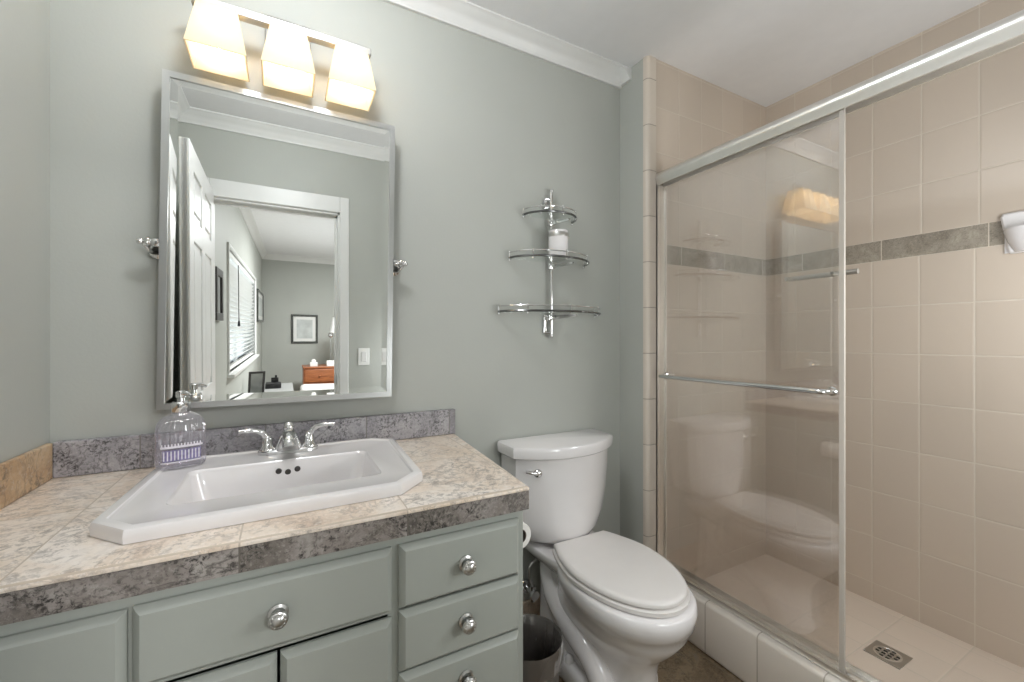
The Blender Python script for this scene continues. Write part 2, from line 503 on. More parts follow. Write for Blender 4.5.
# the white panelled door, opened into the room
dA, dB = Vector((-.372, -.06, 0)), Vector((-.358, .73, 0))
ddir = (dB - dA).normalized(); XF = Matrix.Translation(dA) @ Matrix(((ddir.x, -ddir.y, 0, 0), (ddir.y, ddir.x, 0, 0), (0, 0, 1, 0), (0, 0, 0, 1)))
DW, DH = .79, 2.0
b = nb(); box(b, 0, DW, -.009, .009, .01, DH, xf=XF)
rows = [(.24, .80), (.92, 1.60), (1.70, DH - .10)]
st = [(0, .10), (DW / 2 - .045, DW / 2 + .045), (DW - .10, DW)]
for s0, s1 in st: box(b, s0, s1, -.018, .018, .01, DH, .002, 1, xf=XF)
for z0, z1 in ((.01, .24), (.80, .92), (1.60, 1.70), (DH - .10, DH)): box(b, .09, DW - .09, -.0178, .0178, z0, z1, .002, 1, xf=XF)
for s0, s1 in ((.10, DW / 2 - .045), (DW / 2 + .045, DW - .10)):
    for z0, z1 in rows: box(b, s0 + .03, s1 - .03, -.016, .016, z0 + .03, z1 - .03, .006, 1, xf=XF)
door = struct('door_1', b, M['trim'])
b = nb()
for sgn in (1, -1):
    lathe(b, [(.026, 0), (.026, .004 * sgn), (.011, .006 * sgn), (.011, .03 * sgn), (.024, .038 * sgn), (.027, .05 * sgn), (.02, .062 * sgn), (0, .065 * sgn)], XF @ Vector((DW - .065, .018 * -sgn * -1, .92)), 20, 'X')
obj('door_knob', b, M['nickel'], door, 40)

# ------------------------------------------------------------------ bedroom beyond the doorway (seen in the mirror)
BA, BB = Vector((-.40, -.18, 0)), Vector((-.32, -5.235, 0)); bd = (BB - BA).normalized(); BLn = (BB - BA).length
BX = Matrix.Translation(BA) @ Matrix(((bd.x, -bd.y, 0, 0), (bd.y, bd.x, 0, 0), (0, 0, 1, 0), (0, 0, 0, 1)))    # local x runs along the wall, +y into the room
W0, W1, WZ0, WZ1 = .86, 3.55, .86, 1.85
b = nb()
for x0, x1, z0, z1 in ((0, W0, 0, CEIL), (W1, BLn + .1, 0, CEIL), (W0, W1, 0, WZ0), (W0, W1, WZ1, CEIL)): box(b, x0, x1, -.12, 0, z0, z1, xf=BX)
struct('wall_bedroom_left', b, M['wall'])
b = nb(); box(b, -.5, 2.7, -5.335, -5.235, 0, CEIL); struct('wall_bedroom_back', b, M['wall'])
b = nb(); box(b, 2.6, 2.7, -5.235, -.18, 0, CEIL); struct('wall_bedroom_right', b, M['wall'])
b = nb(); box(b, -.6, 2.7, -5.335, -.18, -.1, 0); struct('floor_bedroom', b, M['carpet'])
b = nb(); box(b, -.6, 2.7, -5.335, -.18, CEIL, CEIL + .1); struct('ceiling_bedroom', b, M['ceiling'])
b = nb(); crown(b, BA + Vector((0, 0, CEIL)), BB + Vector((0, 0, CEIL)), (BX.to_3x3() @ Vector((0, 1, 0))), .085); struct('trim_9', b, M['trim'], None, 50)
b = nb(); crown(b, (-.4, -5.235, CEIL), (2.6, -5.235, CEIL), (0, 1, 0), .085); struct('trim_10', b, M['trim'], None, 50)
b = nb()
for x0, x1, z0, z1 in ((W0 - .03, W0, WZ0 - .03, WZ1 + .03), (W1, W1 + .03, WZ0 - .03, WZ1 + .03), (W0, W1, WZ1, WZ1 + .03), (W0, W1, WZ0 - .03, WZ0)): box(b, x0, x1, -.115, .016, z0, z1, .003, 1, xf=BX)
box(b, W0 - .04, W1 + .04, -.08, .05, WZ0 - .03, WZ0 - .002, .004, xf=BX)
mid = (W0 + W1) / 2
box(b, mid - .025, mid + .025, -.10, -.07, WZ0, WZ1, xf=BX)
win = struct('window_1', b, M['trim'])
b = nb(); box(b, W0, W1, -.088, -.084, WZ0, WZ1, xf=BX); obj('window_pane', b, M['pane'], win)['kind'] = 'structure'
t = thing('window_blind', 'white horizontal slat blind hanging in the bright bedroom window', 'blind', BX @ Vector((mid, -.03, WZ0)))
b = nb(); box(b, W0 + .01, W1 - .01, -.055, -.005, WZ1 - .05, WZ1 - .002, .004, xf=BX); obj('headrail', b, M['white'], t)
b = nb(); nsl = 20
for i in range(nsl):
    z = WZ0 + .04 + i * (WZ1 - .1 - WZ0) / nsl
    xf = BX @ Matrix.Translation((0, -.032, z)) @ Matrix.Rotation(.62, 4, 'X')
    box(b, W0 + .015, W1 - .015, -.028, .028, -.0016, .0016, xf=xf)
obj('slats', b, M['white'], t)
b = nb(); box(b, W0 + .012, W1 - .012, -.05, -.012, WZ0 + .006, WZ0 + .022, .003, xf=BX); obj('bottom_rail', b, M['white'], t)
b = nb(); tube(b, [BX @ Vector((W0 + .75, 0.0, WZ1 - .05)), BX @ Vector((W0 + .75, .004, WZ0 + .42))], .004, 6); lathe(b, [(0, -.03), (.012, -.025), (.008, .02), (0, .025)], BX @ Vector((W0 + .75, .004, WZ0 + .40)), 8); obj('wand', b, M['black'], t)


def wall_picture(name, label, x0, x1, z0, z1, xf, fm, art, fw=.03, mat_w=.06, group=None):
    c = xf @ Vector(((x0 + x1) / 2, .01, z0))
    t = thing(name, label, 'picture', c, group)
    b = nb()
    for a0, a1, c0, c1 in ((x0, x1, z1 - fw, z1), (x0, x1, z0, z0 + fw), (x0, x0 + fw, z0 + fw, z1 - fw), (x1 - fw, x1, z0 + fw, z1 - fw)): box(b, a0, a1, .002, .026, c0, c1, .003, 1, xf=xf)
    obj('picture_frame', b, fm, t)
    b = nb(); box(b, x0 + fw * .8, x1 - fw * .8, .003, .012, z0 + fw * .8, z1 - fw * .8, xf=xf); obj('mat_board', b, M['white'], t)
    b = nb(); box(b, x0 + fw + mat_w, x1 - fw - mat_w, .0125, .0135, z0 + fw + mat_w, z1 - fw - mat_w, xf=xf); obj('print', b, art, t)


M['art'] = plain('pale_print', srgb(196, 200, 198), .6, var=.12, vscale=8)
M['grey_art'] = plain('grey_print', srgb(150, 152, 150), .5, var=.3, vscale=6)
M['dark_frame'] = plain('dark_frame_wood', srgb(58, 56, 55), .4)
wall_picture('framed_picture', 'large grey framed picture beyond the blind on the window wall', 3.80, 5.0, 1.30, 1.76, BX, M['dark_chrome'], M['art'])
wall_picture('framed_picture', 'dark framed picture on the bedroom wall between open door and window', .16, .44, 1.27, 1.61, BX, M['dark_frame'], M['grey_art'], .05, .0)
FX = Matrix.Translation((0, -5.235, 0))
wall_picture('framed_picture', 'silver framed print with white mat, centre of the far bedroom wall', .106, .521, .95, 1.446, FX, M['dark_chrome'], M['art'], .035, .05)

# dresser, lamp, box
t = thing('dresser', 'low cherry wood dresser with round knobs below the silver framed print', 'dresser', (.78, -4.55, 0))
b = nb(); box(b, .266, 1.30, -4.80, -4.40, .06, .585, .003); box(b, .256, 1.31, -4.81, -4.385, .585, .612, .005)
for x in (.28, 1.25):
    for y in (-4.78, -4.46): box(b, x, x + .04, y, y + .04, 0, .06)
obj('body', b, M['wood'], t)
for z0, z1 in ((.365, .565), (.10, .34)):
    for x0, x1 in ((.285, .775), (.79, 1.28)):
        b = nb(); box(b, x0, x1, -4.402, -4.384, z0, z1, .004); d = obj('drawer', b, M['wood'], t)
        for kx in (x0 + .21,) if x0 < .5 else (x0 + .25,):
            b = nb(); lathe(b, [(.006, 0), (.006, .01), (.016, .016), (.018, .024), (.010, .031), (0, .032)], (kx, -4.386, (z0 + z1) / 2), 16, 'Y'); obj('knob', b, M['wood'], d, 40)
t = thing('table_lamp', 'table lamp with chrome ball and white shade on the dresser', 'lamp', (.665, -4.45, .612))
b = nb(); box(b, .60, .735, -4.51, -4.41, .612, .70, .006); obj('lamp_base', b, M['white'], t)
b = nb(); tube(b, spline([(.665, -4.46, .70), (.663, -4.46, 1.0), (.662, -4.46, 1.11)], 4), .006); tube(b, spline([(.662, -4.46, 1.12), (.70, -4.46, 1.18), (.78, -4.46, 1.22)], 4), .006); obj('stem', b, M['chrome'], t, 40)
b = nb(); ball(b, (.662, -4.46, 1.11), .043); obj('ball', b, M['chrome'], t, 80)
b = nb(); lathe(b, [(.128, 1.15), (.126, 1.15), (.075, 1.40), (.077, 1.40)], (.765, -4.46, 0), 32); obj('lamp_shade', b, M['linen'], t, 40)
t = thing('tissue_box', 'small white tissue box on the dresser top, left of the lamp', 'tissue box', (.42, -4.5, .612))
b = nb(); box(b, .36, .47, -4.56, -4.45, .612, .675, .005); obj('box', b, M['white'], t)
b = nb(); loft(b, [[Vector((.415, -4.505, .675)) + Vector((r * (1 + .3 * math.sin(3 * a)) * math.cos(a), r * .6 * math.sin(a), h)) for a in [2 * PI * i / 16 for i in range(16)]] for r, h in ((.02, -.004), (.03, .02), (.018, .045))]); obj('tissue', b, M['paper'], t, 60)

M['grey_desk'] = plain('grey_desk_paint', srgb(150, 150, 148), .5)
# low desk with printer and leaning frame, and the bed
t = thing('low_desk', 'low grey desk under the bedroom window', 'desk', (-.13, -2.9, 0))
b = nb(); box(b, -.33, .10, -3.5, -1.9, .455, .482, .004); obj('desktop', b, M['grey_desk'], t)
for x in (-.32, .05):
    for y in (-3.48, -1.96): b = nb(); box(b, x, x + .04, y, y + .04, 0, .455); obj('leg', b, M['white'], t)
t = thing('printer', 'small black desktop printer on the low grey desk', 'printer', (-.11, -3.0, .482))
b = nb(); box(b, -.20, -.03, -3.14, -2.95, .482, .545, .01); obj('body', b, M['black'], t, 40)
b = nb(); box(b, -.14, -.06, -3.13, -3.11, .545, .60, .004, xf=None); box(b, -.10, -.075, -3.12, -3.10, .60, .63, .004); obj('paper_tray', b, M['black'], t)
LX = Matrix.Translation((-.335, -2.25, .484)) @ Matrix.Rotation(-.26, 4, 'Z') @ Matrix.Rotation(-.22, 4, 'X')
t = thing('leaning_frame', 'dark easel-backed frame leaning on the desk under the window', 'picture frame', (-.30, -2.25, .482))
b = nb()
for a0, a1, c0, c1 in ((0, .15, .27, .29), (0, .15, 0, .02), (0, .02, .02, .27), (.13, .15, .02, .27)): box(b, a0, a1, 0, .016, c0, c1, .002, 1, xf=LX)
obj('picture_frame', b, M['dark_frame'], t)
b = nb(); box(b, .018, .132, .003, .008, .018, .272, xf=LX); obj('print', b, M['grey_art'], t)
t = thing('bed', 'white-covered bed in the bedroom in front of the dresser', 'bed', (1.2, -2.95, 0))
b = nb(); box(b, .24, 2.3, -3.9, -2.0, .08, .30, .01); obj('bed_base', b, M['linen'], t)
b = nb(); vs = box(b, .20, 2.34, -3.94, -1.96, .18, .405, .06, 4); bmesh.ops.subdivide_edges(b, edges=b.edges[:], cuts=3, use_grid_fill=True)
for v in b.verts: v.co.z += .008 * math.sin(v.co.x * 9 + v.co.y * 7) + .006 * math.sin(v.co.y * 17)
obj('duvet', b, M['linen'], t, 70)

# light switch beside the door
t = thing('light_switch', 'white rocker light switch on the wall beside the doorway', 'switch', (.472, YF, 1.04))
b = nb(); box(b, .436, .508, YF, YF + .006, .983, 1.098, .003); obj('switch_plate', b, M['white'], t)
b = nb(); box(b, .456, .488, YF + .0055, YF + .0095, 1.007, 1.074, .002); obj('rocker', b, M['trim'], t)

# ------------------------------------------------------------------ vanity cabinet
FY, VX0, VX1, ZT = .885, XL + .002, .508, .79
t = thing('vanity_cabinet', 'sage green bathroom vanity cabinet with drawers under the stone counter', 'cabinet', (0, 1.19, 0))
b = nb()
def frame_box(x0, x1, z0, z1): box(b, x0, x1, FY, FY + .02, z0, z1)
# face frame: rails and stiles
frame_box(VX0, VX1, .758, ZT); frame_box(VX0, VX1, .10, .135)
for x0, x1 in ((VX0, -.495), (-.224, -.206), (.188, .212), (.492, VX1)): frame_box(x0, x1, .135, .758)
frame_box(-.206, .188, .631, .648)
box(b, VX0, VX0 + .018, FY + .02, YB - .002, .10, ZT); box(b, VX1 - .018, VX1, FY + .02, YB - .002, 0, ZT)
box(b, VX0 + .018, VX1 - .018, FY + .02, YB - .03, .10, .118)
box(b, VX0 + .018, VX1 - .018, YB - .02, YB - .002, .10, .70)
box(b, VX0, VX1 - .018, FY + .06, FY + .075, 0, .10)
obj('body', b, M['cabinet'], t)


def slab_front(x0, x1, z0, z1, d=.019):
    """drawer or door front with a routed sloping edge"""
    bm = nb(); e = .011
    loft(bm, [[(x0, FY - .001, z0), (x1, FY - .001, z0), (x1, FY - .001, z1), (x0, FY - .001, z1)],
              [(x0, FY - .007, z0), (x1, FY - .007, z0), (x1, FY - .007, z1), (x0, FY - .007, z1)],
              [(x0 + e * .5, FY - .015, z0 + e * .5), (x1 - e * .5, FY - .015, z0 + e * .5), (x1 - e * .5, FY - .015, z1 - e * .5), (x0 + e * .5, FY - .015, z1 - e * .5)],
              [(x0 + e, FY - d, z0 + e), (x1 - e, FY - d, z0 + e), (x1 - e, FY - d, z1 - e), (x0 + e, FY - d, z1 - e)]])
    return bm


def knob(parent, x, z, y=None):
    bm = nb(); y = FY - .019 if y is None else y
    lathe(bm, [(.0165, 0), (.0165, -.003), (.012, -.005)], (x, y, z), 24, 'Y')
    lathe(bm, [(.006, -.004), (.0055, -.012), (.0125, -.016), (.0165, -.021), (.0150, -.026), (.0125, -.0275), (.0118, -.0262), (.0085, -.030), (.004, -.032), (0, -.0323)], (x, y, z), 24, 'Y')
    for i in range(10):      # little raised petals round the cap
        a = 2 * PI * i / 10; ball(bm, (x + .0108 * math.cos(a), y - .0262, z + .0108 * math.sin(a)), .0026, 8)
    return obj('knob', bm, M['nickel'], parent, 35)


for z0, z1 in ((.640, .771), (.5095, .635), (.378, .505)):
    d = obj('drawer', slab_front(.209, .492, z0, z1), M['cabinet'], t, 30); knob(d, .352, (z0 + z1) / 2 - .001 + .006 * (.771 - z1) / .13)
d = obj('drawer', slab_front(.209, .492, .140, .369), M['cabinet'], t, 30); knob(d, .352, .25)
d = obj('drawer', slab_front(-.212, .194, .640, .770), M['cabinet'], t, 30); knob(d, -.009, .705)
d = obj('door', slab_front(-.212, -.011, .140, .627), M['cabinet'], t, 30); knob(d, -.040, .50)
d = obj('door', slab_front(-.006, .194, .140, .627), M['cabinet'], t, 30); knob(d, .022, .50)
d = obj('door', slab_front(-.500, -.219, .140, .768), M['cabinet'], t, 30); knob(d, -.46, .52)

# ------------------------------------------------------------------ counter
CT = .847
outerS = [(-.240, .942), (.232, .950), (.299, 1.018), (.318, 1.395), (.258, 1.448), (-.235, 1.448), (-.285, 1.395), (-.302, 1.012)]
top_poly = [(XL + .002, .867), (.516, .867), (.562, 1.498), (XL + .002, 1.498)]
hole = offset_poly(outerS, .03)
t = thing('countertop', 'stone tiled vanity counter with thick grey front edge and backsplash', 'countertop', (0, 1.19, CT))
b = nb()
e = .008
inset = [(XL + .002, .867 + e), (.516 - e, .867 + e), (.562 - e, 1.498), (XL + .002, 1.498)]
ov, iv = plate_hole(b, inset, hole, CT)
# rounded nose round front and right
prof = [(0, 0), (e * .38, e * .08), (e * .71, e * .29), (e * .92, e * .62), (e, e)]
prev = ov
for k, (o_, d_) in enumerate(prof[1:]):
    pts = [(inset[0][0], inset[0][1] - o_), (inset[1][0] + o_, inset[1][1] - o_), (inset[2][0] + o_, inset[2][1]), inset[3]]
    cur = [b.verts.new((x, y, CT - d_)) for x, y in pts]
    for i in (0, 1): b.faces.new((prev[i], prev[i + 1], cur[i + 1], cur[i]))
    prev = cur
low = [b.verts.new((v.co.x, v.co.y, CT - .0105)) for v in prev]
for i in (0, 1): b.faces.new((prev[i], prev[i + 1], low[i + 1], low[i]))
hb = [b.verts.new((v.co.x, v.co.y, CT - .04)) for v in iv]
for i in range(len(iv)): b.faces.new((iv[i], iv[(i + 1) % len(iv)], hb[(i + 1) % len(iv)], hb[i]))
obj('tile_top', b, M['stone_top'], t, 40)
b = nb()
prism(b, [(XL + .002, .868), (.515, .868), (.515, .883), (XL + .002, .883)], .791, CT - .0115)
prism(b, [(.5, .883), (.515, .868), (.561, 1.498), (.546, 1.498)], .791, CT - .0115)
obj('tile_edge', b, M['stone_edge'], t)
b = nb(); box(b, XL + .012, .560, 1.477, 1.499, CT + .0005, .938, .003); obj('backsplash', b, M['stone_splash'], t)
b = nb(); box(b, XL + .001, XL + .014, .868, 1.4765, CT + .0005, .938, .003); obj('side_splash', b, M['stone_tan'], t)

# ------------------------------------------------------------------ sink
ST = .8735
t = thing('sink', 'white drop-in porcelain sink with clipped corners in the stone counter', 'sink', (0, 1.19, CT))
b = nb()
rings = [(0, CT + .0008), (-.001, CT + .012), (0.0, ST - .005), (.002, ST - .0015), (.006, ST), (.019, ST), (.022, ST - .0028), (.026, ST - .004)]
rr = []
for ins, z in rings: rr.append([(x, y, z) for x, y in offset_poly(outerS, ins)])
vr = loft(b, rr, True, False, False)
bowl = rrect(-.208, .212, 1.050, 1.305, .022)
innerv = []
# deck between rim and bowl
ov = vr[-1]
iv = [b.verts.new((x, y, ST - .004)) for x, y in bowl]
es = []
for ring in (ov, iv):
    for i in range(len(ring)):
        ed = b.edges.get((ring[i], ring[(i + 1) % len(ring)])) or b.edges.new((ring[i], ring[(i + 1) % len(ring)])); es.append(ed)
bmesh.ops.triangle_fill(b, use_beauty=True, edges=es)
prev = iv
def ring_at(ins, z, k):
    x0, x1, y0, y1 = -.208 + ins, .212 - ins, 1.050 + ins, 1.305 - ins
    return [b.verts.new((x, y, z)) for x, y in rrect(x0, x1, y0, y1, k)]
for ins, z, k in ((.002, ST - .006, .022), (.006, ST - .012, .024), (.012, ST - .05, .03), (.022, ST - .10, .04), (.045, ST - .125, .05), (.09, ST - .133, .035)):
    cur = ring_at(ins, z, k)
    for i in range(len(cur)): b.faces.new((prev[i], prev[(i + 1) % len(cur)], cur[(i + 1) % len(cur)], cur[i]))
    prev = cur
b.faces.new(prev)
obj('basin', b, M['porcelain'], t, 28)
b = nb(); lathe(b, [(0, .001), (.02, .001), (.027, .003), (.030, .0015), (.030, -.002)], (.002, 1.18, ST - .132), 28); obj('drain', b, M['chrome'], t, 40)
for x, z in ((-.0125, ST - .031), (.0095, ST - .036), (.0325, ST - .031)):
    b = nb(); lathe(b, [(.0075, .001), (.0075, -.0012), (.006, -.0018), (0, -.0018)], (x, 1.2955, z), 16, 'Y'); obj('overflow_hole', b, M['hole'], t, 40)  # flat dark disc, the hole's inner shade put in as colour

# faucet
FD = ST - .0035
t = thing('faucet', 'chrome two-handle faucet on the back deck of the sink', 'faucet', (.012, 1.39, FD))
b = nb()
pl = superellipse(.012, 1.392, .078, .026, .026, 2.6, 2.6, 40)
loft(b, [[(x, y, FD) for x, y in pl], [(x, y, FD + .008) for x, y in pl], [(x, y, FD + .012) for x, y in offset_poly(pl, .004)]]); obj('base_plate', b, M['chrome'], t, 40)
b = nb()
def oval(cx, cy, rx, ry, z, n=24): return [(cx + rx * math.cos(2 * PI * i / n), cy + ry * math.sin(2 * PI * i / n), z) for i in range(n)]
loft(b, [oval(.012, 1.385, .036, .030, FD + .011), oval(.012, 1.382, .031, .032, FD + .026), oval(.012, 1.376, .025, .032, FD + .044), oval(.012, 1.370, .019, .026, FD + .057), oval(.012, 1.366, .010, .014, FD + .063)])
tube(b, spline([(.012, 1.385, FD + .036), (.012, 1.355, FD + .052), (.012, 1.325, FD + .054), (.012, 1.298, FD + .046), (.012, 1.288, FD + .034)], 6), [.020] * 10 + [.0165] * 15, 16)
ball(b, (.012, 1.381, FD + .073), .015, 16, 1.05); tube(b, [(.012, 1.383, FD + .05), (.012, 1.383, FD + .064)], .006)
obj('spout', b, M['chrome'], t, 50)
for sgn in (-1, 1):
    cx = .012 + sgn * .054
    b = nb(); lathe(b, [(.021, .010), (.021, .016), (.0165, .022), (.014, .035), (.0125, .046), (.009, .052), (0, .054)], (cx, 1.392, FD), 24)
    tube(b, spline([(cx, 1.392, FD + .044), (cx + sgn * .012, 1.387, FD + .062), (cx + sgn * .035, 1.378, FD + .072), (cx + sgn * .068, 1.370, FD + .073)], 6), [.0095] * 4 + [.008] * 5 + [.0065] * 6 + [.005] * 4, 12)
    obj('handle', b, M['chrome'], t, 50)

# soap dispenser
sx, sy, sz = -.234, 1.362, ST - .0035
t = thing('soap_dispenser', 'clear ribbed glass soap bottle with chrome pump on the sink corner', 'soap dispenser', (sx, sy, sz))
b = nb(); n_ = 112
def sq_ring(hx_, hy_, z, amp=.0011, e=3.4):
    out = []
    for i in range(n_):
        a = 2 * PI * i / n_; c_, s_ = math.cos(a), math.sin(a)
        k = 1 + amp / hx_ * math.cos(28 * a)
        u, v = hx_ * k * math.copysign(abs(c_) ** (2 / e), c_), hy_ * k * math.copysign(abs(s_) ** (2 / e), s_)
        out.append((sx + u * .97 - v * .26, sy + u * .26 + v * .97, sz + z))
    return out
loft(b, [sq_ring(.046, .026, .0005, 0), sq_ring(.0495, .030, .004, .0004), sq_ring(.0505, .031, .014, .0018), sq_ring(.0505, .031, .094, .0018), sq_ring(.049, .030, .108, .0016, 3), sq_ring(.044, .028, .121, .0012, 2.7), sq_ring(.035, .025, .131, .0007, 2.4), sq_ring(.026, .021, .1365, .0003, 2.1), sq_ring(.019, .0185, .139, 0, 2), sq_ring(.0175, .0175, .143, 0, 2)])
obj('bottle', b, M['bottle'], t, 60)
b = nb(); loft(b, [sq_ring(.042, .023, .008, 0), sq_ring(.0455, .0265, .014, 0), sq_ring(.0455, .0265, .070, 0)]); obj('liquid_soap', b, glass('soap_liquid', (.94, .92, .95, 1), 1.2, .6, haze=.04, hazecol=(.8, .77, .84, 1)), t, 60, 'clear liquid soap')
M['label'] = plain('lavender_label', srgb(128, 120, 158), .6, var=.25, vscale=160)
M['label_w'] = plain('pale_label_band', srgb(222, 218, 226), .6, var=.06, vscale=160)
b = nb()
def label_patch(z0, z1, u0, u1, off, mat, k=14):
    for i in range(k):
        q = []
        for j, z in ((i, z0), (i + 1, z0), (i + 1, z1), (i, z1)):
            u = u0 + (u1 - u0) * j / k; v = -(.031 * (1 - min(1, abs(u) / .0505) ** 3.4) ** (1 / 3.4) + .0014 + off)
            q.append(b.verts.new((sx + u * .97 - v * .26, sy + u * .26 + v * .97, sz + z)))
        b.faces.new(q).material_index = mat
label_patch(.022, .050, -.038, .038, .0, 0)
label_patch(.0545, .060, -.042, .042, .0, 1); label_patch(.018, .0205, -.042, .042, .0, 1)
for i in range(11): label_patch(.0245, .0475, -.037 + i * .007, -.0345 + i * .007, .0006, 1, 2)
for i in range(13): label_patch(.060, .0655, -.041 + i * .0064, -.0382 + i * .0064, .0, 1, 2)
o = obj('label', b, [M['label'], M['label_w']], t, None, 'lavender label with pale stripes')
b = nb(); lathe(b, [(.0195, .141), (.0205, .143), (.0205, .163), (.017, .167), (.008, .168), (.0075, .176), (.0105, .178), (.0110, .192), (.007, .195), (0, .195)], (sx, sy, sz), 24)
tube(b, spline([(sx, sy, sz + .187), (sx + .014, sy - .014, sz + .188), (sx + .026, sy - .027, sz + .182)], 5), [.0065] * 6 + [.0048] * 5, 10)
obj('pump', b, M['chrome'], t, 40)

# ------------------------------------------------------------------ pivoting mirror
TILT = math.radians(.8)
MC = Vector((.015, 1.445, 1.46)); MN = Vector((0, -math.cos(TILT), -math.sin(TILT))); MU = Vector((0, -math.sin(TILT), math.cos(TILT)))
def mp_(x, u, d=0): return MC + Vector((x - MC.x, 0, 0)) + MU * (u - MC.z) + MN * d
Q = [(-.301, 1.007), (.319, 1.005), (.329, 1.913), (-.286, 1.919)]      # outer frame corners BL BR TR TL (x, height along the mirror)
Q1 = offset_poly(Q, .0165); Q2 = offset_poly(Q1, .017)
t = thing('wall_mirror', 'tall rectangular wall mirror with polished steel edging above the sink', 'mirror', (.015, 1.49, 1.005))
b = nb()
for i in range(4):
    j = (i + 1) % 4
    sec = lambda k: [mp_(*Q[k], -.022), mp_(*Q[k], .006), mp_(*Q1[k], .006), mp_(*Q1[k], -.022)]
    loft(b, [sec(i), sec(j)])
bmesh.ops.remove_doubles(b, verts=b.verts[:], dist=1e-5)
obj('frame', b, M['frame'], t)
b = nb(); BV = .017 * math.tan(math.radians(2.5))
loft(b, [[mp_(*q, -.02) for q in Q1], [mp_(*q, BV) for q in Q1], [mp_(*q, 0) for q in Q2]], True, True, True)
obj('mirror_glass', b, M['mirror'], t)
for sgn, x in ((-1, -.2925), (1, .324)):
    b = nb(); zc = 1.455
    lathe(b, [(.024, 0), (.024, -.006), (.014, -.012)], (x + sgn * .012, 1.499, zc - .012), 24, 'Y')
    tube(b, spline([(x + sgn * .012, 1.490, zc - .02), (x + sgn * .022, 1.465, zc - .022), (x + sgn * .030, 1.448, zc - .010), (x + sgn * .030, 1.444, zc)], 5), .006, 12)
    lathe(b, [(.007, 0), (.012, .003 * sgn), (.013, .012 * sgn), (.009, .018 * sgn), (.012, .020 * sgn), (.014, .024 * sgn), (.009, .032 * sgn), (.004, .034 * sgn)], (x, 1.442, zc), 20, 'X')
    ball(b, (x + sgn * .041, 1.442, zc), .0085, 14)
    obj('pivot_bracket', b, M['chrome'], t, 45)

# ------------------------------------------------------------------ vanity light
t = thing('vanity_light', 'three-shade vanity light glowing on the wall above the mirror', 'wall light', (.012, 1.49, 2.1))
b = nb(); box(b, -.05, .075, 1.480, 1.499, 2.075, 2.185, .004); box(b, -.035, .06, 1.466, 1.480, 2.085, 2.172, .004); tube(b, [(.012, 1.47, 2.118), (.012, 1.415, 2.112)], .012); obj('wall_plate', b, M['nickel'], t, 40)
b = nb(); box(b, -.218, .243, 1.386, 1.412, 2.094, 2.118, .003); obj('bar', b, M['nickel'], t)
for k, cx in enumerate((-.157, .012, .182)):
    b = nb()
    sqr = lambda hx, y0, y1, z: [(cx - hx, y0, z), (cx + hx, y0, z), (cx + hx, y1, z), (cx - hx, y1, z)]
    zb, zt = 1.960, 2.090
    loft(b, [sqr(.068, 1.338, 1.472, zb), sqr(.045, 1.362, 1.448, zt), sqr(.041, 1.366, 1.444, zt - .004), sqr(.0645, 1.3415, 1.4685, zb)], True, False, False)
    b.verts.ensure_lookup_table()
    b.faces.new([b.verts[i] for i in (4, 5, 6, 7)])
    for i in range(4): b.faces.new([b.verts[i], b.verts[(i + 1) % 4], b.verts[12 + (i + 1) % 4], b.verts[12 + i]])
    s = obj('shade', b, M['shade'], t)
    b = nb(); lathe(b, [(.024, 2.094), (.024, 2.0905)], (cx, 1.403, 0), 20, cap0=True, cap1=True); lathe(b, [(.016, 2.087), (.016, 2.066)], (cx, 1.403, 0), 20, cap0=True, cap1=True); obj('socket', b, M['nickel'], s, 40)
    b = nb(); lathe(b, [(.011, 2.066), (.011, 2.058), (.016, 2.048), (.019, 2.033), (.017, 2.018), (.008, 2.005), (.002, 1.995), (0, 1.992)], (cx, 1.403, 0), 16, cap0=True); obj('bulb', b, M['bulb'], s, 60)

